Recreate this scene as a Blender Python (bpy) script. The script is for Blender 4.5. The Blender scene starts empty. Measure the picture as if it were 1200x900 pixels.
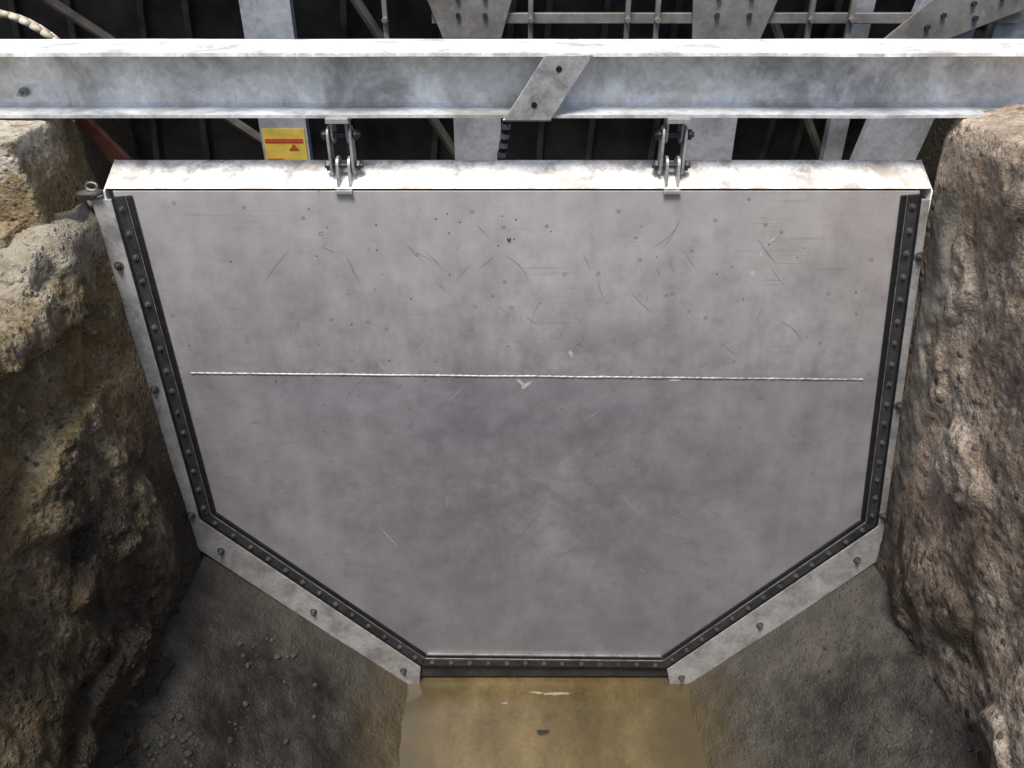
import bpy, bmesh, math, random
from mathutils import Vector, Matrix, noise
random.seed(7)
scene = bpy.context.scene
R = math.radians
scene.view_settings.view_transform = 'Standard'
scene.view_settings.look = 'None'
scene.view_settings.exposure = 0

# ------------------------------------------------------------------ materials
class NT:
    def __init__(s, name):
        s.m = bpy.data.materials.new(name); s.m.use_nodes = True
        s.n = s.m.node_tree.nodes; s.l = s.m.node_tree.links
        s.b = s.n['Principled BSDF']
        s.tc = s.n.new('ShaderNodeTexCoord').outputs['Object']
    def link(s, a, b):
        if isinstance(a, (int, float)): b.default_value = a
        elif isinstance(a, tuple): b.default_value = a if len(a) == 4 else (*a, 1)
        else: s.l.new(a, b)
    def mapping(s, scale=(1, 1, 1), rot=(0, 0, 0), loc=(0, 0, 0)):
        m = s.n.new('ShaderNodeMapping'); s.l.new(s.tc, m.inputs['Vector'])
        m.inputs['Scale'].default_value = scale; m.inputs['Rotation'].default_value = rot
        m.inputs['Location'].default_value = loc
        return m.outputs[0]
    def noise(s, scale, detail=4, rough=.6, vec=None, dist=0):
        t = s.n.new('ShaderNodeTexNoise'); s.l.new(vec or s.tc, t.inputs['Vector'])
        t.inputs['Scale'].default_value = scale; t.inputs['Detail'].default_value = detail
        t.inputs['Roughness'].default_value = rough; t.inputs['Distortion'].default_value = dist
        return t.outputs['Fac']
    def vor(s, scale, out='Distance', feature='F1', vec=None, rnd=1):
        t = s.n.new('ShaderNodeTexVoronoi'); s.l.new(vec or s.tc, t.inputs['Vector'])
        t.feature = feature; t.inputs['Scale'].default_value = scale
        t.inputs['Randomness'].default_value = rnd
        return t.outputs[out]
    def vor2(s, scale):
        t = s.n.new('ShaderNodeTexVoronoi'); s.l.new(s.tc, t.inputs['Vector']); t.inputs['Scale'].default_value = scale
        return t.outputs['Distance'], s.sepc(t.outputs['Color'])
    def ramp(s, fac, stops):
        r = s.n.new('ShaderNodeValToRGB'); s.l.new(fac, r.inputs[0])
        e = r.color_ramp.elements
        while len(e) < len(stops): e.new(.5)
        for i, (p, c) in enumerate(stops):
            e[i].position = p
            e[i].color = (c, c, c, 1) if isinstance(c, (int, float)) else (*c, 1)
        return r.outputs[0]
    def mix(s, fac, a, b, mode='MIX'):
        m = s.n.new('ShaderNodeMix'); m.data_type = 'RGBA'; m.blend_type = mode
        s.link(fac, m.inputs[0]); s.link(a, m.inputs[6]); s.link(b, m.inputs[7])
        return m.outputs[2]
    def math(s, op, a, b=0.0, c=None, clamp=False):
        m = s.n.new('ShaderNodeMath'); m.operation = op; m.use_clamp = clamp
        s.link(a, m.inputs[0]); s.link(b, m.inputs[1])
        if c is not None: s.link(c, m.inputs[2])
        return m.outputs[0]
    def mr(s, v, a, b, c=0.0, d=1.0):
        m = s.n.new('ShaderNodeMapRange'); s.link(v, m.inputs[0])
        for i, x in enumerate((a, b, c, d)): m.inputs[i+1].default_value = x
        return m.outputs[0]
    def xyz(s, i):
        m = s.n.new('ShaderNodeSeparateXYZ'); s.l.new(s.tc, m.inputs[0]); return m.outputs[i]
    def sepc(s, c):
        m = s.n.new('ShaderNodeSeparateColor'); s.l.new(c, m.inputs[0]); return m.outputs[0]
    def bump(s, h, strength=.5, dist=.01):
        b = s.n.new('ShaderNodeBump'); b.inputs['Strength'].default_value = strength
        b.inputs['Distance'].default_value = dist
        s.link(h, b.inputs['Height'])
        s.l.new(b.outputs[0], s.b.inputs['Normal'])
    def done(s, col, rough=.8, metal=0.0, spec=.5):
        s.link(col, s.b.inputs['Base Color']); s.link(rough, s.b.inputs['Roughness'])
        s.link(metal, s.b.inputs['Metallic']); s.b.inputs['Specular IOR Level'].default_value = spec
        return s.m

def rough_concrete(name, c_lo, c_mid, c_hi, z_dark0, z_dark1, dark=(.018, .014, .009), peb=38, rustc=(.13, .08, .03), pale=None, bumpd=.024, midlo=.55, pthr=.50):
    t = NT(name)
    big = t.noise(3.2, 6, .65)
    col = t.ramp(big, [(.36, c_lo), (.5, c_mid), (.62, c_hi)])
    fine = t.noise(95, 3, .7)
    col = t.mix(1.0, col, t.ramp(fine, [(.28, .45), (.52, 1.0), (.75, 1.45)]), 'MULTIPLY')
    pd, pc = t.vor2(peb)
    mid = t.noise(14, 4, .65)
    pmask = t.math('MULTIPLY', t.mr(pd, .44, .34), t.mr(mid, pthr-.10, pthr), clamp=True)
    pm2 = t.math('MULTIPLY', pmask, t.mr(pc, .35, .45), clamp=True)
    pcol = t.ramp(pc, [(.35, (.045, .042, .043)), (.6, (.14, .105, .085)), (.8, (.25, .22, .19)), (1, (.42, .36, .30))])
    col = t.mix(pm2, col, pcol)
    col = t.mix(1.0, col, t.ramp(mid, [(.38, midlo), (.5, 1), (.62, 1.2)]), 'MULTIPLY')
    rust = t.mr(t.noise(1.7, 5, .65, vec=t.mapping(loc=(4, 2, 7))), .48, .62)
    col = t.mix(t.math('MULTIPLY', rust, .65), col, rustc)
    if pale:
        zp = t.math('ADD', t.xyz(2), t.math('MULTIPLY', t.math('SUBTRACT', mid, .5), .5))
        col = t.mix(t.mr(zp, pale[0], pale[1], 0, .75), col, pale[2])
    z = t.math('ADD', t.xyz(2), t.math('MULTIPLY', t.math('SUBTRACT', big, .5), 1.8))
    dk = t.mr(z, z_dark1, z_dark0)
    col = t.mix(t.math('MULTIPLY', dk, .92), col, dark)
    h = t.math('ADD', t.math('MULTIPLY', t.math('SUBTRACT', .45, pd), t.math('MULTIPLY', pmask, 1.5)), t.math('MULTIPLY', fine, .6))
    h = t.math('ADD', h, t.math('MULTIPLY', mid, 1.1))
    t.bump(h, 1.0, bumpd)
    return t.done(col, t.mr(dk, 0, 1, .9, .5), 0, .4)

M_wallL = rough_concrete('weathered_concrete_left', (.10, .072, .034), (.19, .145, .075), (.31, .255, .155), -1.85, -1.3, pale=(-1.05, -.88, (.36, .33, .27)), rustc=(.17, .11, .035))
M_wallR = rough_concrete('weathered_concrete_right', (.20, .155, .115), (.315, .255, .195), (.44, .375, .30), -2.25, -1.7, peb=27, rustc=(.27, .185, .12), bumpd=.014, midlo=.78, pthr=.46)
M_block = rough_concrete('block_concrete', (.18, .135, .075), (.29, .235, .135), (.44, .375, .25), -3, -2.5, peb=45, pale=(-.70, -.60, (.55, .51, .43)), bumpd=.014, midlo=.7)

def mortar():
    t = NT('mortar_apron')
    big = t.noise(2.6, 6, .65); f = t.noise(120, 3, .7); md = t.noise(11, 5, .7)
    col = t.ramp(big, [(.34, (.014, .012, .009)), (.5, (.032, .029, .023)), (.66, (.06, .054, .044))])
    col = t.mix(1.0, col, t.ramp(f, [(.28, .6), (.55, 1.0), (.75, 1.4)]), 'MULTIPLY')
    col = t.mix(1.0, col, t.ramp(md, [(.36, .6), (.5, 1.0), (.64, 1.35)]), 'MULTIPLY')
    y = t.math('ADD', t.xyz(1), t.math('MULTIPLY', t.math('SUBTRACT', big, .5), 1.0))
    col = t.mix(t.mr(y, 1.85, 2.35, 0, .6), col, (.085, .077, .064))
    pd, pc = t.vor2(60)
    pm = t.math('MULTIPLY', t.mr(pd, .4, .3), t.math('MULTIPLY', t.mr(big, .45, .55), t.mr(pc, .5, .6)), clamp=True)
    col = t.mix(t.math('MULTIPLY', pm, .6), col, t.ramp(pc, [(.5, (.015, .015, .015)), (1, (.09, .08, .07))]))
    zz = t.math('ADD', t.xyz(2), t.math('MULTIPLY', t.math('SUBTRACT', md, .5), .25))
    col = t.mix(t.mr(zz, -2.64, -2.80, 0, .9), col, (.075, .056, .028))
    h = t.math('ADD', md, t.math('ADD', t.math('MULTIPLY', f, .25), t.math('MULTIPLY', pm, .3)))
    t.bump(h, .9, .016)
    return t.done(col, t.mr(big, .3, .7, .38, .8), 0, .4)
M_mortar = mortar()

def steel_plate():
    t = NT('stainless_plate')
    n1 = t.noise(1.7, 6, .65, dist=.3); n2 = t.noise(9, 5, .75)
    col = t.ramp(n1, [(.34, (.255, .238, .252)), (.5, (.325, .303, .315)), (.66, (.395, .368, .375))])
    col = t.mix(1.0, col, t.ramp(n2, [(.32, .80), (.5, 1.0), (.68, 1.12)]), 'MULTIPLY')
    sm = t.noise(1.0, 5, .7, vec=t.mapping((9, 1.6, 1)))
    col = t.mix(.5, col, t.ramp(sm, [(.35, .75), (.55, 1.0), (.75, 1.12)]), 'MULTIPLY')
    vx = t.math('ADD', t.xyz(0), -.1); vy = t.math('ADD', t.xyz(1), 1.1)
    rr = t.math('SQRT', t.math('ADD', t.math('MULTIPLY', vx, vx), t.math('MULTIPLY', t.math('MULTIPLY', vy, vy), 1.4)))
    st = t.math('MULTIPLY', t.mr(rr, 1.1, .15), t.mr(t.noise(3.4, 6, .72, vec=t.mapping(loc=(3.3, 5.1, 2.2))), .40, .62), clamp=True)
    col = t.mix(t.math('MULTIPLY', st, .75), col, (.115, .104, .118))
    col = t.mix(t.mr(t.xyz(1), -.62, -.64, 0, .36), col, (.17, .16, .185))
    col = t.mix(t.mr(t.xyz(1), -1.0, -1.8, 0, .3), col, (.125, .118, .14))  # shade low in the pit, painted into the plate colour
    col = t.mix(t.mr(t.xyz(1), -.6, 0, 0, .4), col, (.50, .465, .425))  # paler top: bright end of the painted light gradient
    vd, vc = t.vor2(17)
    ring = t.math('MULTIPLY', t.mr(t.math('ABSOLUTE', t.math('SUBTRACT', vd, .09)), .05, .02), t.mr(vc, .55, .57), clamp=True)
    col = t.mix(t.math('MULTIPLY', ring, t.mr(t.xyz(1), -1.3, -.2, .15, .6)), col, (.17, .15, .15))
    for i, (ang, lo) in enumerate([(35, 0), (-48, 3)]):
        s_ = t.noise(1.0, 2, .6, vec=t.mapping((3, 150, 1), (0, 0, R(ang)), (lo+3, lo*2+6, 4)))
        mk = t.math('MULTIPLY', t.mr(s_, .62, .70), t.mr(n1, .5, .6) if i else t.mr(n1, .5, .4), clamp=True)
        col = t.mix(t.math('MULTIPLY', mk, .4), col, (.14, .13, .14))
    t.bump(t.math('ADD', t.noise(2, 2, .5), t.math('MULTIPLY', ring, -.15)), .25, .02)
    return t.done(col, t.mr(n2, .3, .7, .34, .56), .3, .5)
M_plate = steel_plate()

def galv(name, base=.5, tint=(1, 1.0, 1.03), metal=.3, sc=1.0, dirt_dapple=.35, hi=1.15, lo=.7, dcol=(.55, .48, .36)):
    t = NT(name)
    c = t.sepc(t.vor(55*sc, 'Color'))
    v = t.ramp(c, [(0, base*.9), (1, base*1.1)])
    col = t.mix(1.0, v, tint, 'MULTIPLY')
    n = t.noise(4.5*sc, 5, .7, dist=.3)
    col = t.mix(1.0, col, t.ramp(n, [(.38, lo), (.5, 1.0), (.62, hi)]), 'MULTIPLY')
    d = t.mr(t.noise(2.3*sc, 6, .72, vec=t.mapping(loc=(7, 3, 1))), .50, .62)
    col = t.mix(t.math('MULTIPLY', d, dirt_dapple), col, tuple(base*k for k in dcol))  # dirt blotches; on the cap and beam top, painted light patches
    t.bump(n, .25, .006)
    return t.done(col, t.mr(n, .3, .7, .32, .58), metal)
M_beam = galv('galvanised_steel', .62, (.98, 1.0, 1.02), .3, hi=1.25, lo=.62, dirt_dapple=.5)
M_cap_dapple = galv('cap_dapple_paint', .84, (1.02, 1, .96), .05, sc=2.2, hi=1.2, lo=.5, dirt_dapple=.8, dcol=(.52, .44, .37))  # blown-out sun and branch-shadow dapple painted as pale and dark patches
M_btop_sunlit = galv('beam_top_sunlit_paint', .85, (1.0, 1, .98), .05, sc=1.6, hi=1.2, lo=.62, dirt_dapple=.55, dcol=(.5, .48, .45))  # sunlit copy of the beam steel: glare painted into the top flange
M_flange = galv('frame_steel', .34, (1.02, 1, .98), .35, sc=2)
M_hinge = galv('hinge_steel', .40, (1.0, 1, 1), .45, sc=3)
M_post = galv('post_steel', .34, (.95, 1.0, 1.07), .2)
M_rail = galv('dull_rail', .19, (1.05, 1, .93), .2, dirt_dapple=.6)
M_bar = galv('dark_retainer_steel', .045, (1, 1, 1.06), .4, sc=3)
M_bolt = galv('bolt_steel', .33, (1, .98, .95), .7, sc=5)
M_weld = galv('weld_bead', .33, (1.02, 1, 1), .5, sc=6)

def simple(name, c, rough=.7, metal=0.0, var=.3, sc=12, bump=.3):
    t = NT(name)
    n = t.noise(sc, 5, .65)
    col = t.mix(1.0, (*c, 1), t.ramp(n, [(.35, 1-var), (.65, 1+var)]), 'MULTIPLY')
    t.bump(n, bump, .008)
    return t.done(col, rough, metal)
M_rubber = simple('black_rubber', (.009, .009, .010), .4, 0, .3, 30)
M_scuff = simple('scuff', (.19, .175, .19), .5, .2, .2, 40, .05)
M_scuffL = simple('pale_scuff', (.42, .40, .41), .5, .2, .2, 40, .05)
M_shade_dark = simple('shade_dark_sheet', (.030, .025, .021), .9, 0, .8, 3)  # near-black colour stands in for the shade behind the gate
M_rib = simple('dull_rib', (.06, .053, .045), .8, .1, .6, 6)
M_wood = simple('red_board', (.30, .11, .065), .8, 0, .4, 9)
M_yel = simple('yellow_sticker', (.55, .40, .07), .5, 0, .25, 9)
M_red = simple('red_print', (.42, .06, .03), .5, 0, .15, 9)
M_cable = simple('pale_cable', (.5, .44, .34), .6, 0, .3, 30)
M_hose_d = simple('hose_dark', (.02, .02, .02), .5)
M_hose_l = simple('hose_light', (.4, .4, .38), .4, .5)
M_deadleaf = simple('dead_leaf', (.012, .009, .007), .6)
M_foam = simple('foam', (.22, .19, .14), .6, 0, .3, 40)
def groundm():
    t = NT('ground_soil')
    n = t.noise(1.2, 6, .65); f = t.noise(40, 3, .7)
    col = t.ramp(n, [(.3, (.10, .08, .05)), (.55, (.20, .17, .12)), (.7, (.12, .12, .06))])
    col = t.mix(1.0, col, t.ramp(f, [(.3, .6), (.7, 1.3)]), 'MULTIPLY')
    t.bump(f, .8, .03); return t.done(col, .95)
M_ground = groundm()
def waterm():
    t = NT('muddy_water')
    n = t.noise(3, 5, .65, vec=t.mapping((1.5, .8, 1))); f = t.noise(60, 3, .6)
    col = t.ramp(n, [(.34, (.062, .045, .018)), (.5, (.092, .068, .029)), (.66, (.135, .101, .048))])
    col = t.mix(1.0, col, t.ramp(f, [(.3, .85), (.7, 1.1)]), 'MULTIPLY')
    ex = t.math('ABSOLUTE', t.math('ADD', t.xyz(0), -.14))
    ex = t.math('ADD', ex, t.math('MULTIPLY', t.math('SUBTRACT', t.noise(6, 3, .6), .5), .3))
    col = t.mix(t.mr(ex, .30, .54, 0, .85), col, (.055, .043, .023))
    t.bump(t.noise(5, 2, .5), .10, .01)
    return t.done(col, .2, 0, .3)
M_water = waterm()

# ------------------------------------------------------------------ helpers
def empty(name, loc=(0, 0, 0), rot=(0, 0, 0)):
    e = bpy.data.objects.new(name, None); scene.collection.objects.link(e)
    e.location = loc; e.rotation_euler = rot; e.empty_display_size = .1
    return e
def obj(name, verts, faces, mat, parent=None, bevel=0, smooth=False, seg=2):
    me = bpy.data.meshes.new(name); me.from_pydata([tuple(v) for v in verts], [], faces)
    bm = bmesh.new(); bm.from_mesh(me); bmesh.ops.recalc_face_normals(bm, faces=bm.faces); bm.to_mesh(me); bm.free()
    me.materials.append(mat)
    if smooth:
        for p in me.polygons: p.use_smooth = True
    o = bpy.data.objects.new(name, me); scene.collection.objects.link(o)
    if parent: o.parent = parent
    if bevel:
        b = o.modifiers.new('bevel', 'BEVEL'); b.width = bevel; b.segments = seg; b.limit_method = 'ANGLE'
    return o
class MB:
    def __init__(s): s.v = []; s.f = []
    def prism(s, poly, a, b, ax=2):
        n = len(poly); o = len(s.v)
        for d in (a, b):
            for p in poly:
                q = list(p); q.insert(ax, d); s.v.append(tuple(q))
        s.f.append(tuple(o+i for i in range(n))); s.f.append(tuple(o+n+i for i in reversed(range(n))))
        for i in range(n):
            j = (i+1) % n; s.f.append((o+i, o+n+i, o+n+j, o+j))
        return s
    def box(s, x0, x1, y0, y1, z0, z1):
        return s.prism([(x0, y0), (x1, y0), (x1, y1), (x0, y1)], z0, z1)
    def rod(s, p, q, r, n=12, r2=None):
        p = Vector(p); q = Vector(q); d = (q-p).normalized()
        a = d.orthogonal().normalized(); b = d.cross(a); o = len(s.v); r2 = r if r2 is None else r2
        for c, rr in ((p, r), (q, r2)):
            for i in range(n):
                t = 2*math.pi*i/n; s.v.append(tuple(c + a*math.cos(t)*rr + b*math.sin(t)*rr))
        s.f.append(tuple(o+i for i in range(n))); s.f.append(tuple(o+n+i for i in range(n)))
        for i in range(n):
            j = (i+1) % n; s.f.append((o+i, o+j, o+n+j, o+n+i))
        return s
    def tube(s, pts, r, n=8):
        for a, b in zip(pts, pts[1:]): s.rod(a, b, r, n)
        return s
    def out(s, name, mat, parent=None, bevel=0, smooth=False):
        return obj(name, s.v, s.f, mat, parent, bevel, smooth)
def grid(name, rows, mat, smooth=True):
    v = [p for r in rows for p in r]; w = len(rows[0]); f = []
    for i in range(len(rows)-1):
        for j in range(w-1):
            f.append((i*w+j, i*w+j+1, (i+1)*w+j+1, (i+1)*w+j))
    return obj(name, v, f, mat, smooth=smooth)
def sstep(t): t = max(0, min(1, t)); return t*t*(3-2*t)
def lerp(a, b, t): return a+(b-a)*t

# ------------------------------------------------------------------ sluice gate (local: x, up, out)
TILT = R(82)
P0 = (0, 2.441, -.812)
gate = empty('sluice_gate', P0, (TILT, 0, 0))
inner = [(-1.184, -.015), (-1.096, -1.178), (-.346, -1.856), (.606, -1.868), (1.297, -1.213), (1.211, -.015)]
def off(chain, d):
    out = []
    ns = []
    for a, b in zip(chain, chain[1:]):
        dx, dy = b[0]-a[0], b[1]-a[1]; L = math.hypot(dx, dy); ns.append((dy/L, -dx/L))
    for i, p in enumerate(chain):
        if i == 0: n = ns[0]; k = 1
        elif i == len(chain)-1: n = ns[-1]; k = 1
        else:
            a, b = ns[i-1], ns[i]; n = (a[0]+b[0], a[1]+b[1]); L = math.hypot(*n); n = (n[0]/L, n[1]/L)
            k = 1/(n[0]*a[0]+n[1]*a[1])
        out.append((p[0]+n[0]*d*k, p[1]+n[1]*d*k))
    return out
def strip(name, d0, d1, n0, n1, mat, parent, bevel=.0015, gap=.0015, segs=None):
    A = off(inner, d0); B = off(inner, d1); m = MB()
    for i in range(len(A)-1):
        if segs and i not in segs: continue
        dx, dy = A[i+1][0]-A[i][0], A[i+1][1]-A[i][1]; L = math.hypot(dx, dy); ux, uy = dx/L*gap, dy/L*gap
        m.prism([(A[i][0]+ux, A[i][1]+uy), (A[i+1][0]-ux, A[i+1][1]-uy), (B[i+1][0]-ux, B[i+1][1]-uy), (B[i][0]+ux, B[i][1]+uy)], n0, n1)
    return m.out(name, mat, parent, bevel)
body = off(inner, .060)
MB().prism([(body[0][0], -.004)] + body[1:-1] + [(body[-1][0], -.004)], -.10, 0).out('face_plate', M_plate, gate, .002)
cap = MB()
cap.prism([(.003, -.012), (.003, .003), (.074, -.108), (.068, -.115), (-.02, -.115), (-.02, -.106), (.058, -.106)], -1.2686, 1.306, 0)
cap.out('top_cap', M_cap_dapple, gate, .002)
m = MB()
for x in (-1.272, 1.304):
    m.prism([(-.004, .002), (.075, -.112), (-.10, -.112), (-.10, .002)], x, x+.006, 0)
m.out('cap_end_plates', M_cap_dapple, gate, .001)
strip('rubber_seal', 0, .017, .0005, .009, M_rubber, gate, .003)
strip('seal_edge_highlight', .017, .0195, .0005, .0105, M_bolt, gate, .0008)  # thin bright strip stands in for the highlight along the seal
strip('seal_retainer_bar', .021, .054, .0005, .0115, M_bar, gate, .002)
strip('rubber_outer_lip', .054, .066, -.004, .006, M_rubber, gate, .002)
strip('bottom_edge_strip', -.006, .001, .0006, .011, M_bolt, gate, .001, segs=[2])
C = off(inner, .0375); m = MB()
for a, b in zip(C, C[1:]):
    L = math.hypot(b[0]-a[0], b[1]-a[1]); k = max(2, round(L/.078))
    for i in range(k):
        t = (i+.5)/k; x = lerp(a[0], b[0], t)+random.uniform(-.001, .001); y = lerp(a[1], b[1], t)+random.uniform(-.002, .002)
        m.rod((x, y, .0114), (x, y, .0145), .0105, 12)
        m.rod((x, y, .0144), (x, y, .021), .0065, 6, .0055)
M_sbolt = galv('seal_bolt_steel', .15, (1, .98, .96), .7, sc=6)
m.out('seal_bolts', M_sbolt, gate, .0006)
N = 300; v = []; f = []
for i in range(N):
    t = i/(N-1); x = lerp(-1.10, 1.206, t); y = lerp(-.622, -.646, t) + .0015*noise.noise(Vector((x*6, 0, 0)))
    r = .0040 + .0014*math.sin(i*1.9)*.6 + .0016*noise.noise(Vector((x*25, 2, 0)))
    for k in range(7):
        a = math.pi*k/6; v.append((x, y+math.cos(a)*r, math.sin(a)*r*.7+.0003))
for i in range(N-1):
    for k in range(6): f.append((i*7+k, i*7+k+1, (i+1)*7+k+1, (i+1)*7+k))
obj('weld_seam', v, f, M_weld, gate, smooth=True)
def blob(m, cx, cy, rx, ry, ang, z):
    o = len(m.v); n = 22
    for i in range(n):
        t = 2*math.pi*i/n; k = 1+.6*noise.noise(Vector((math.cos(t)*2+cx*9, math.sin(t)*2+cy*9, 0)))
        x = math.cos(t)*rx*k; y = math.sin(t)*ry*k
        m.v.append((cx+x*math.cos(ang)-y*math.sin(ang), cy+x*math.sin(ang)+y*math.cos(ang), z))
    m.f.append(tuple(range(o, o+n)))
m = MB()
for cx, cy, rx, ry, an in [(.05, -.665, .022, .007, .6), (.03, -.655, .016, .006, -.8), (.56, -.648, .02, .004, 0), (.20, -.55, .006, .016, .4),
                            (-.32, -.63, .03, .004, 0), (.92, -.645, .05, .004, .05), (-.62, -.628, .02, .004, 0), (.83, -.16, .025, .004, .8), (.80, -.20, .004, .018, .1),
                            (.31, -.633, .018, .004, 0), (.78, -.27, .006, .012, .1)]:
    blob(m, cx, cy, rx, ry, an, .0008)
m.out('ground_spots', M_scuffL, gate)
for nm, mt, cnt in (('scratches_dark', M_scuff, 150), ('scratches_pale', M_scuffL, 14)):
    m = MB()
    for i in range(cnt):
        cx = random.gauss(.1, .5); cy = -random.uniform(.15, 1.6)
        if abs(cx-.1) > (1.0 if cy > -1.15 else 1.0-(-1.15-cy)*1.3): continue
        L = random.uniform(.03, .2)*random.uniform(.4, 1); ang = random.choice([.9, 1.1, -1.0, .7, 2.2, -.6, 1.4])+random.uniform(-.3, .3)
        cur = random.uniform(-2.5, 2.5); w = random.uniform(.0004, .0013); o = len(m.v); n = 12
        x, y = cx, cy
        for k in range(n+1):
            ww = w*math.sin(math.pi*(k+.3)/(n+.6)); a = ang + cur*(k/n-.5)*L*3
            m.v.append((x-math.sin(a)*ww, y+math.cos(a)*ww, .0006)); m.v.append((x+math.sin(a)*ww, y-math.cos(a)*ww, .0006))
            x += math.cos(a)*L/n; y += math.sin(a)*L/n
        for k in range(n): m.f.append((o+2*k, o+2*k+1, o+2*k+3, o+2*k+2))
    m.out(nm, mt, gate)
m = MB()
for i in range(60):
    x = random.uniform(-1.1, 1.15); y = -random.uniform(.05, .6) if random.random() < .8 else -random.uniform(.6, 1.2)
    r = random.uniform(.0015, .0035); m.rod((x, y, 0), (x, y, r*.6), r, 8, r*.5)
m.rod((-.01, -.155, 0), (-.01, -.155, .006), .007, 10, .005)
m.out('weld_spatter', M_sbolt, gate, smooth=True)

# ------------------------------------------------------------------ gate frame
frame = empty('gate_frame', P0, (TILT, 0, 0))
B = off(inner, .068)
B[0] = (B[0][0], -.03); B[-1] = (B[-1][0], -.03)
O = [(-1.315, -.03), (-1.197, -1.335), (-.385, -2.06), (.668, -2.09), (1.402, -1.39), (1.306, -.03)]
def seg_prism(m, i, j, n0, n1):
    m.prism([B[i], B[j], O[j], O[i]], n0, n1)
for nm, i, j, n1 in (('left_jamb_flange', 0, 1, .004), ('left_haunch_flange', 1, 2, .007), ('right_haunch_flange', 3, 4, .007), ('right_jamb_flange', 4, 5, .004)):
    m = MB(); seg_prism(m, i, j, -.012, n1); m.out(nm, M_flange, frame, .0025)
MB().prism([B[2], B[3], (B[3][0]+.02, -1.99), (B[2][0]-.01, -1.99)], -.09, -.012).out('sill_angle', M_bar, frame, .002)
m = MB()
for i in (0, 1, 3, 4):
    a, b = O[i], O[i+1]; dx, dy = b[0]-a[0], b[1]-a[1]; L = math.hypot(dx, dy); nx, ny = -dy/L*.008, dx/L*.008
    m.prism([a, b, (b[0]+nx, b[1]+ny), (a[0]+nx, a[1]+ny)], -.12, -.0125)
m.out('angle_legs', M_flange, frame)
m = MB()
for i, ts in ((0, (.17, .52, .93)), (1, (.10, .5, .92)), (3, (.06, .45, .9)), (4, (.1, .45, .86))):
    for t in ts:
        k = .55
        x = lerp(lerp(B[i][0], O[i][0], k), lerp(B[i+1][0], O[i+1][0], k), t); y = lerp(lerp(B[i][1], O[i][1], k), lerp(B[i+1][1], O[i+1][1], k), t)
        m.rod((x, y, .004), (x, y, .008), .015, 16); m.rod((x, y, .008), (x, y, .018), .010, 6); m.rod((x, y, .018), (x, y, .027), .0055, 10)
m.out('anchor_studs', M_sbolt, frame, .0008)
pts = [(-1.30+.018*math.cos(t), .012+.012*math.sin(t), .012) for t in [2*math.pi*i/14 for i in range(15)]]
MB().tube(pts, .004, 8).box(-1.34, -1.28, -.012, -.004, -.02, .03).out('corner_eye', M_bolt, frame)

# ------------------------------------------------------------------ support beam
beam = empty('steel_support_beam')
yf, yb, yw = 2.45, 2.69, 2.57; zt, zb = -.415, -.597
X0, X1 = -3.2, 3.2
prof = [(yf, zb), (yb, zb), (yb, zb+.009), (yw+.012, zb+.010), (yw+.005, zb+.018), (yw+.005, zt-.02), (yw+.012, zt-.011), (yb, zt-.010), (yb, zt),
        (yf, zt), (yf, zt-.010), (yw-.012, zt-.011), (yw-.005, zt-.02), (yw-.005, zb+.018), (yw-.012, zb+.010), (yf, zb+.009)]
NX = 90; v = []; f = []
for i in range(NX+1):
    x = lerp(X0, X1, i/NX)
    for p in prof:
        v.append((x, p[0]+.0012*noise.noise(Vector((x*3, p[1]*9, 0))), p[1]+.0022*noise.noise(Vector((x*2.5, p[0]*7, 3)))))
n = len(prof)
for i in range(NX):
    for k in range(n): f.append((i*n+k, i*n+(k+1) % n, (i+1)*n+(k+1) % n, (i+1)*n+k))
f.append(tuple(range(n))); f.append(tuple(NX*n+k for k in range(n)))
ib = obj('i_beam', v, f, M_beam, beam)
ib.data.materials.append(M_btop_sunlit)
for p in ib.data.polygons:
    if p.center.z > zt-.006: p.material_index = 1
def hole(m, x, z, r): m.rod((x, yf-.0135, z), (x, yf-.009, z), r, 16)
MB().prism([(-.024, zb-.004), (.115, zb-.004), (.232, zt-.004), (.095, zt-.004)], yf-.0125, yf-.001, 1).out('diagonal_plate', M_hinge, beam, .002)
m = MB(); hole(m, .135, zt-.042, .009); hole(m, .065, zb+.040, .009); m.out('plate_bolt_holes', M_rubber, beam)
m = MB().rod((-1.49, yw-.005, -.545), (-1.49, yw-.03, -.545), .013, 6).rod((-1.49, yw-.03, -.545), (-1.49, yw-.05, -.545), .006, 10)
m.rod((1.66, yw-.005, -.56), (1.66, yw-.03, -.56), .013, 6)
m.out('beam_bolts', M_bolt, beam)
m = MB()
for i in range(60):
    t = i/59; x = lerp(-.024, .115, t); r = .004+.001*math.sin(i*2.1)
    m.rod((x-.002, yf-.004, zb-.005), (x+.002, yf-.004, zb-.005), r, 6)
m.out('plate_weld', M_weld, beam)

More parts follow.
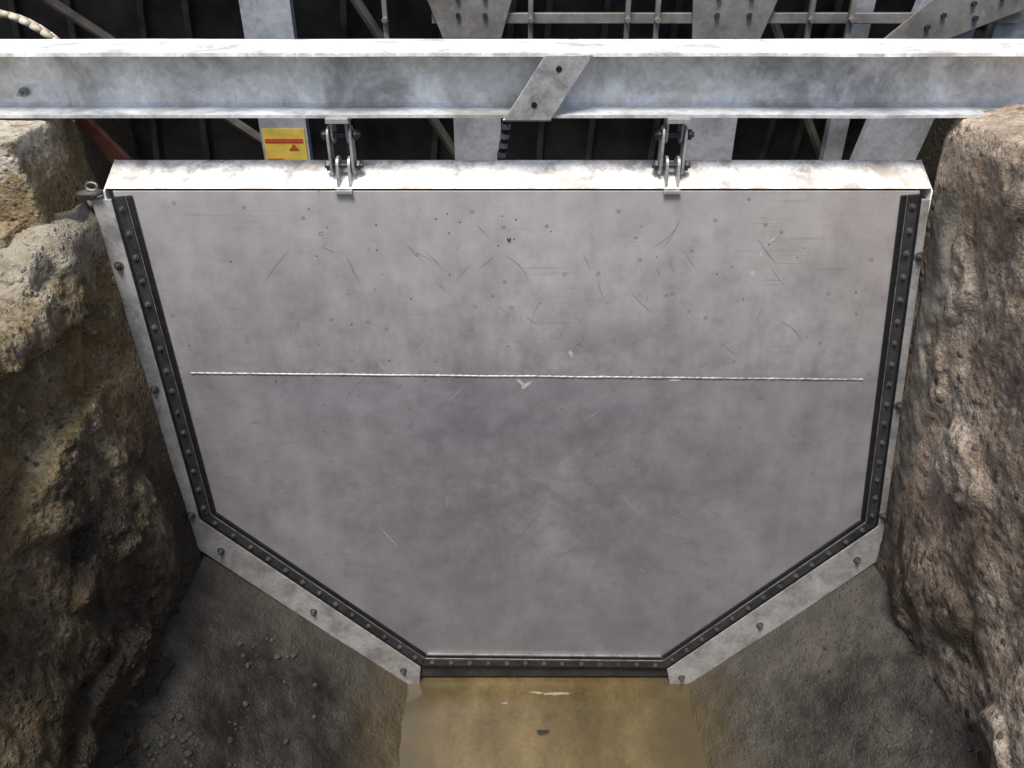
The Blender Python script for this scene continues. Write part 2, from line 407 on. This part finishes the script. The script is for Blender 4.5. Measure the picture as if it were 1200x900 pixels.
# ------------------------------------------------------------------ hinges
def rounded(yc, z0, z1, r, n=10):
    pts = []
    for i in range(n+1):
        a = math.pi*i/n; pts.append((yc+r*math.cos(a), z1+r*math.sin(a)))
    for i in range(n+1):
        a = math.pi+math.pi*i/n; pts.append((yc+r*math.cos(a), z0+r*math.sin(a)))
    return pts
for hx in (-.522, .497):
    h = empty('gate_hinge', (hx, 0, 0))
    m = MB()
    for dx in (-.026, .020): m.prism([(2.47, -.598), (2.53, -.598)]+[(2.50+.03*math.cos(a), -.655-.03*math.sin(a)) for a in [math.pi*i/8 for i in range(9)]][0:], dx-.003, dx+.004, 0)
    m.out('beam_lugs', M_hinge, h, .001)
    m = MB()
    for dx in (-.038, .030): m.prism(rounded(2.485, -.750, -.655, .027), dx-.003, dx+.005, 0)
    m.out('link_plates', M_hinge, h, .0015)
    m = MB()
    for dx in (-.022, .014): m.prism([(2.442, -.815), (2.53, -.775), (2.515, -.735)]+[(2.485+.030*math.cos(a), -.750+.030*math.sin(a)) for a in [R(20)+R(140)*i/8 for i in range(9)]], dx, dx+.009, 0)
    m.prism([(2.425, -.822), (2.450, -.822), (2.450, -.812), (2.425, -.812)], -.026, .026, 0)
    m.out('gate_lugs', M_hinge, h, .001)
    m = MB()
    for z in (-.655, -.750):
        m.rod((-.060, 2.485, z), (.058, 2.485, z), .009, 12)
        for a, b in ((-.054, -.044), (.040, .050)): m.rod((a, 2.485, z), (b, 2.485, z), .018, 6)
    m.out('hinge_pins', M_bar, h, .001)
    MB().box(-.034, .034, 2.44, 2.52, -.612, -.5975).out('pad_plate', M_hinge, h, .001)

hose = empty('armoured_hose')
pts = [Vector((-.03+.012*math.sin(i*.25), 2.74+.003*i*.3, -.56-.016*i)) for i in range(28)]
md = MB(); ml = MB()
for i, (a, b) in enumerate(zip(pts, pts[1:])):
    (md if i % 2 else ml).rod(a, b, .013 if i % 2 else .016, 12)
md.out('hose_core', M_hose_d, hose); ml.out('hose_rings', M_hose_l, hose)

# ------------------------------------------------------------------ side walls
def ygate(z): return 2.441 - .139*((-.812-z)/.99)
def wall(name, side, profile, mat, cav_z, ztop_fn, seedoff, amp=1.0, ledge=.035, pit=0.0):
    P = []; step = .0125
    for a, b in zip(profile, profile[1:]):
        L = math.hypot(b[0]-a[0], b[1]-a[1]); st = step if abs(b[1]-a[1]) > .3 else step*1.5
        k = max(2, int(L/st))
        for i in range(k): P.append((lerp(a[0], b[0], i/k), lerp(a[1], b[1], i/k)))
    P.append(profile[-1])
    nr = []
    for i in range(len(P)):
        a = P[max(0, i-2)]; b = P[min(len(P)-1, i+2)]; d = Vector((b[0]-a[0], b[1]-a[1])).normalized()
        nr.append(Vector((-d.y, d.x))*(-side))
    ys = [-6, -4, -2.5, -1.5, -.8, -.3, 0, .2, .35] + [.45+.0125*i for i in range(int((2.50-.45)/.0125)+1)]
    rows = []
    for y in ys:
        row = []
        for (x, z), nn in zip(P, nr):
            topf = sstep((z+1.5)/.5)
            z2 = z + topf*ztop_fn(y)
            p = Vector((x+seedoff, y, z2))
            r = sstep((ygate(z2)-.09-y)/.18)
            d = .028*noise.fractal(p*2.6, 1.0, 2.1, 4) + amp*.030*noise.fractal(p*7.5, .6, 2.1, 5)
            st = noise.noise(Vector((p.y*1.5+4, p.z*6, p.x*2)))
            d += ledge*sstep((st-.02)/.10) - ledge*.35
            if pit: d += pit*sstep((noise.noise(p*4.2)-.22)/.12)*(1+.5*noise.noise(p*22))
            vd = noise.voronoi(p*21)[0][0]; vd2 = noise.voronoi(p*46)[0][0]
            d += -.012*(amp+.3)*max(0, .5-vd)*2*(1 if noise.noise(p*3) > -.1 else .2) - .007*max(0, .5-vd2)*2
            d += .005*noise.noise(p*60)
            d *= (.10 + .90*r)
            if cav_z is not None:
                d += r*cav_z[1]*math.exp(-((z2-cav_z[0])/cav_z[2])**2)*(.6+.8*noise.noise(Vector((y*3, z2*2, 5))))
            row.append((x-nn.x*d, y, z2-nn.y*d))
        rows.append(row)
    last = rows[-1]; rows.append([(q[0]+side*.9, 2.53, q[2]) for q in last])
    return grid(name, rows, mat)
wall('concrete_channel_wall', -1, [(-1.15, -2.30), (-1.19, -2.1), (-1.31, -.90), (-1.345, -.865), (-2.3, -.83)], M_wallL, (-1.88, .10, .22), lambda y: -.12*sstep((2.35-y)/.6), 0, .8, .045)
wall('concrete_channel_wall', 1, [(1.38, -2.36), (1.395, -2.1), (1.325, -.66), (1.345, -.60), (1.5, -.57), (2.4, -.55)], M_wallR, (-2.0, .06, .2), lambda y: .05*sstep((2.3-y)/.5), 13.7, .22, 0, .03)

t = NT('jamb_mortar'); n_ = t.noise(5, 5, .65); f_ = t.noise(90, 3, .7)
c_ = t.ramp(n_, [(.3, (.13, .115, .09)), (.5, (.205, .183, .15)), (.7, (.28, .255, .215))])
c_ = t.mix(1.0, c_, t.ramp(f_, [(.3, .7), (.7, 1.2)]), 'MULTIPLY')
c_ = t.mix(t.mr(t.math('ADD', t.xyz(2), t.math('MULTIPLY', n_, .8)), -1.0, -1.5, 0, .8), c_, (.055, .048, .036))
t.bump(t.math('ADD', t.noise(18, 4, .6), t.math('MULTIPLY', f_, .3)), .8, .012)
M_mortar2 = t.done(c_, .9)
def fillet(name, side, x_top, x_bot, ztop, zbot, w):
    rows = []
    for i in range(130):
        t = i/129; z = lerp(ztop, zbot, t); x = lerp(x_top, x_bot, t); row = []
        wv = w*(1+.7*noise.fractal(Vector((z*3.5, side*3, 1)), 1, 2, 4))
        for k in range(22):
            u = k/21; yy = ygate(z)+.012 - wv*u
            bul = .016*math.sin(math.pi*min(1, u*1.1)) + .009*noise.fractal(Vector((x*8, yy*14, z*9)), .8, 2, 4) - .08*sstep((u-.45)/.55)
            row.append((x - side*bul + side*.012, yy, z))
        rows.append(row)
    return grid(name, rows, M_mortar2)
fillet('mortar_joint', -1, -1.325, -1.20, -.84, -2.2, .20)
fillet('mortar_joint', 1, 1.315, 1.40, -.80, -2.24, .24)

# ------------------------------------------------------------------ apron / channel bed
def bed():
    prof = [(-1.36, -2.10), (-1.22, -2.165), (-1.15, -2.19), (-.40, -2.825), (-.36, -2.86), (.65, -2.86), (.69, -2.835), (1.37, -2.23), (1.44, -2.19), (1.58, -2.14)]
    P = []
    for a, b in zip(prof, prof[1:]):
        L = math.hypot(b[0]-a[0], b[1]-a[1]); k = max(1, int(L/.016))
        for i in range(k): P.append((lerp(a[0], b[0], i/k), lerp(a[1], b[1], i/k)))
    P.append(prof[-1])
    ys = [-6, -3, -1, 0, .5, .8] + [.9+.016*i for i in range(88)]
    rows = []
    for y in ys:
        row = []
        for x, z in P:
            r = sstep((2.2-y)/.25)
            d = .026*noise.fractal(Vector((x*2.2, y*2.2, z)), 1, 2.1, 5) + .010*noise.fractal(Vector((x*12, y*12, z)), .8, 2.1, 4)
            e = min(abs(x+1.2), abs(x-1.43)); heap = .06*max(0, 1-e/.30)*r*(.5+noise.noise(Vector((x*5, y*5, 2))))
            vd = noise.voronoi(Vector((x*26, y*26, z*26)))[0][0]
            mask = sstep((.40-e)/.2)
            d = d*(.2+.8*r) + heap + .020*max(0, .5-vd)*mask*r
            row.append((x, y, z+d))
        rows.append(row)
    return grid('channel_apron', rows, M_mortar)
bed()
MB().box(-.55, .83, -6, 2.20, -2.83, -2.803).out('water', M_water)
leaf = MB()
for i in range(14):
    t = 2*math.pi*i/14; k = 1+.25*math.sin(3*t+1)
    leaf.v.append((.118+.024*math.cos(t)*k, 1.93+.011*math.sin(t)*k, -2.799+.004*math.cos(t)))
leaf.f.append(tuple(range(14))); leaf.out('floating_leaf', M_deadleaf)
m = MB(); blob(m, .18, 2.105, .06, .006, .03, -2.8005); blob(m, .10, 2.11, .03, .005, -.1, -2.8005); blob(m, -.03, 2.06, .012, .004, 0, -2.8005); m.out('foam_streak', M_foam)
m = MB()
for i in range(800):
    sd = random.random() < .6
    if sd: x = -1.19+abs(random.gauss(0, .17)); zz = lerp(-2.19, -2.825, (x+1.15)/.75)
    else: x = 1.42-abs(random.gauss(0, .14)); zz = lerp(-2.23, -2.835, (1.37-x)/.68)
    y = random.uniform(1.0, 2.05); r = random.choice([.003, .003, .004, .005, .006, .008, .011])*random.uniform(.7, 1.2)
    if x < -1.15 or x > 1.37: zz = -2.2
    zz += .026*noise.fractal(Vector((x*2.2, y*2.2, zz)), 1, 2.1, 5)+r*.2
    c = Vector((x, y, zz)); o = len(m.v)
    for dz, rr in ((-.5, .7), (.1, 1), (.55, .55)):
        for k in range(6):
            a = 2*math.pi*k/6+dz; j = random.uniform(.75, 1.2); m.v.append((c.x+math.cos(a)*r*rr*j, c.y+math.sin(a)*r*rr*j, c.z+dz*r))
    for l in (0, 1):
        for k in range(6): m.f.append((o+l*6+k, o+l*6+(k+1) % 6, o+l*6+6+(k+1) % 6, o+l*6+6+k))
    m.f.append(tuple(o+12+k for k in range(6)))
M_grit = simple('grit', (.035, .032, .027), .8, 0, .8, 9)
m.out('gravel', M_grit, smooth=False)

# ------------------------------------------------------------------ broken concrete block on left bank
def rough_block(name, x0, x1, y0, y1, z0, z1, mat, amp=.02, cut=None):
    bm = bmesh.new(); bmesh.ops.create_cube(bm, size=1)
    bmesh.ops.subdivide_edges(bm, edges=bm.edges[:], cuts=40, use_grid_fill=True)
    for v in bm.verts:
        q = sorted((abs(v.co.x)*2, abs(v.co.y)*2, abs(v.co.z)*2))
        p = Vector((lerp(x0, x1, v.co.x+.5), lerp(y0, y1, v.co.y+.5), lerp(z0, z1, v.co.z+.5)))
        n = v.co.normalized()
        e = max(0, q[1]-.95)/.05
        d = amp*.6*noise.fractal(p*4, 1, 2, 5) + amp*.5*noise.fractal(p*18, .6, 2, 4) - e*amp*.5*(.6+noise.noise(p*12))
        if cut: p = cut(p)
        v.co = p + n*d
    me = bpy.data.meshes.new(name); bm.to_mesh(me); bm.free(); me.materials.append(mat)
    for p in me.polygons: p.use_smooth = True
    o = bpy.data.objects.new(name, me); scene.collection.objects.link(o); return o
def cutL(p):
    t = (-.61-p.z)/.3
    p = p.copy(); p.x += .03*t
    return p
rough_block('concrete_block', -2.2, -1.390, 2.24, 2.60, -.90, -.606, M_block, .009, cutL)
rough_block('concrete_rubble', -1.56, -1.42, 2.12, 2.25, -1.0, -.84, M_block, .02)

MB().prism([(-1.46, -.63), (-1.43, -.62), (-1.27, -.83), (-1.24, -.90), (-1.29, -.92)], 2.70, 2.73, 1).out('wooden_board', M_wood, bevel=.002)
cab = empty('cable_bundle')
for k in range(3):
    m = MB(); pts = [Vector((-1.75+i*.03, 2.9+.05*k, -.36-.0018*i*i*(1+.2*k)-.012*k)) for i in range(12)]
    m.tube(pts, .011, 8).out('cable_%d' % k, M_cable, cab, smooth=True)

# ------------------------------------------------------------------ steel framework beyond the gate
fw = empty('steel_framework')
Y = 3.3
def cpost(name, xa, xb, dxt=0, zlo=-2.6, zhi=.25, ww=.05, y=Y):
    m = MB()
    for (a, b, y0, y1) in ((xa, xb, y, y+.008), (xa, xa+.008, y+.008, y+ww), (xb-.008, xb, y+.008, y+ww)):
        o = len(m.v)
        for z, sh in ((zlo, 0), (zhi, dxt)):
            m.v += [(a+sh, y0, z), (b+sh, y0, z), (b+sh, y1, z), (a+sh, y1, z)]
        m.f += [(o, o+1, o+2, o+3), (o+4, o+5, o+6, o+7)]+[(o+i, o+(i+1) % 4, o+4+(i+1) % 4, o+4+i) for i in range(4)]
    m.out(name, M_post, fw, .001)
cpost('post_1', -1.02, -.83)
cpost('post_2', -.235, -.045)
cpost('post_3', .70, .905)
cpost('post_4', 1.10, 1.35, .55)
cpost('post_5', 1.36, 1.44, .0, y=3.5)
cpost('post_6', 1.83, 2.0, .0)
MB().box(-1.02+.01, -.84, Y-.004, Y-.0015, -.995, -.845).out('warning_sticker', M_yel, fw)
MB().box(-1.005, -.85, Y-.006, Y-.0042, -.90, -.885).box(-1.005, -.94, Y-.006, Y-.0042, -.98, -.965).prism([(-.91, -.93), (-.87, -.93), (-.89, -.905)], Y-.006, Y-.0042, 1).out('sticker_print', M_red, fw)
m = MB()
m.box(-.3, 1.9, Y-.03, Y-.004, -.452, -.415)
m.box(-.6, 2.1, Y+.12, Y+.15, -.36, -.33)
m.out('horizontal_rails', M_rail, fw, .003)
m = MB().prism([(-.34, -.30), (.02, -.30), (-.04, -.50), (-.26, -.50)], Y-.045, Y-.035, 1).prism([(.66, -.30), (1.0, -.30), (.93, -.52), (.68, -.52)], Y-.045, Y-.035, 1)
m.prism([(1.36, -.54), (1.55, -.54), (2.0, -.36), (2.0, -.28), (1.62, -.30)], Y-.045, Y-.035, 1)
m.out('gusset_plates', M_rail, fw, .002)
m = MB()
for gx, gz in [(-.2, -.42), (-.1, -.42), (-.2, -.36), (-.1, -.36), (.76, -.42), (.88, -.42), (.76, -.36), (.88, -.36), (1.6, -.42), (1.7, -.38), (1.8, -.36), (1.55, -.46), (1.72, -.43), (1.85, -.33)]:
    m.rod((gx, Y-.058, gz), (gx, Y-.04, gz), .010, 6)
m.out('gusset_bolts', M_bar, fw)
m = MB()
for x in (-.48, .06, .42, .53, 1.1, 1.25):
    m.box(x, x+.018, Y-.055, Y-.032, -.53, -.28); m.rod((x+.009, Y-.075, -.435), (x+.009, Y-.05, -.435), .012, 6)
m.out('clamp_straps', M_rail, fw, .002)
m = MB()
for (xa, za, xb, zb2) in [(-2.2, -.25, -.9, -1.2), (-.8, -.2, -.25, -1.1), (.95, -.2, 1.5, -1.2)]:
    m.rod((xa, 3.75, za), (xb, 3.75, zb2), .022, 8)
m.box(-3, 3, 3.7, 3.73, -.74, -.69)
m.out('braces', M_rib, fw)
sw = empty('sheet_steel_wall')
MB().box(-7, 7, 4.30, 4.36, -3.2, .3).out('sheet', M_shade_dark, sw)
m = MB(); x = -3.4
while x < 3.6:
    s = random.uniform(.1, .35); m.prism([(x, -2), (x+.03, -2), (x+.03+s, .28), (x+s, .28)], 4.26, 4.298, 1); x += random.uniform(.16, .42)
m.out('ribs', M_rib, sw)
MB().box(-7, 7, 3.45, 4.29, .28, .31).out('unseen_shade_deck', M_rib, sw)  # out-of-view slab, added to keep the background in shade

# ------------------------------------------------------------------ ground
v = []; f = []
def q(x0, x1, y0, y1, z):
    o = len(v); v.extend([(x0, y0, z), (x1, y0, z), (x1, y1, z), (x0, y1, z)]); f.append((o, o+1, o+2, o+3))
q(-80, -2.0, -80, 80, -.93); q(2.1, 80, -80, 80, -.62)
q(-2.0, 2.1, 4.4, 80, -.93); q(-2.0, 2.1, -80, -6, -.93); q(-2.0, 2.1, -6, 4.4, -3.1)
v2 = [(-2.0, 2.4, -3.1), (-2.0, 4.4, -3.1), (-2.0, 4.4, -.93), (-2.0, 2.4, -.93), (2.1, 2.4, -3.1), (2.1, 4.4, -3.1), (2.1, 4.4, -.62), (2.1, 2.4, -.62)]
o = len(v); v += v2; f += [(o, o+1, o+2, o+3), (o+4, o+5, o+6, o+7)]
obj('ground', v, f, M_ground)

# ------------------------------------------------------------------ light: hazy sun high over the downstream side
EL, AZ = 67, 200
sd = Vector((math.sin(R(AZ))*math.cos(R(EL)), math.cos(R(AZ))*math.cos(R(EL)), math.sin(R(EL))))
L = bpy.data.lights.new('sun', 'SUN'); L.energy = 5; L.angle = R(22); L.color = (1, .96, .90)
lo = bpy.data.objects.new('sun', L); scene.collection.objects.link(lo); lo.rotation_euler = sd.to_track_quat('Z', 'Y').to_euler(); lo.location = sd*20
w = bpy.data.worlds.new('World'); scene.world = w; w.use_nodes = True
nt = w.node_tree; bg = nt.nodes['Background']; sk = nt.nodes.new('ShaderNodeTexSky'); sk.sky_type = 'NISHITA'
sk.sun_disc = False; sk.sun_elevation = R(EL); sk.sun_rotation = R(AZ % 360); sk.altitude = 200; sk.dust_density = 3
nt.links.new(sk.outputs[0], bg.inputs[0]); bg.inputs[1].default_value = .15

cam = bpy.data.cameras.new('camera'); co = bpy.data.objects.new('camera', cam); scene.collection.objects.link(co)
cam.sensor_width = 36; cam.lens = 28.26; cam.clip_start = .05; cam.clip_end = 500
co.location = (0, 0, 0); co.rotation_euler = (R(58), 0, 0); scene.camera = co
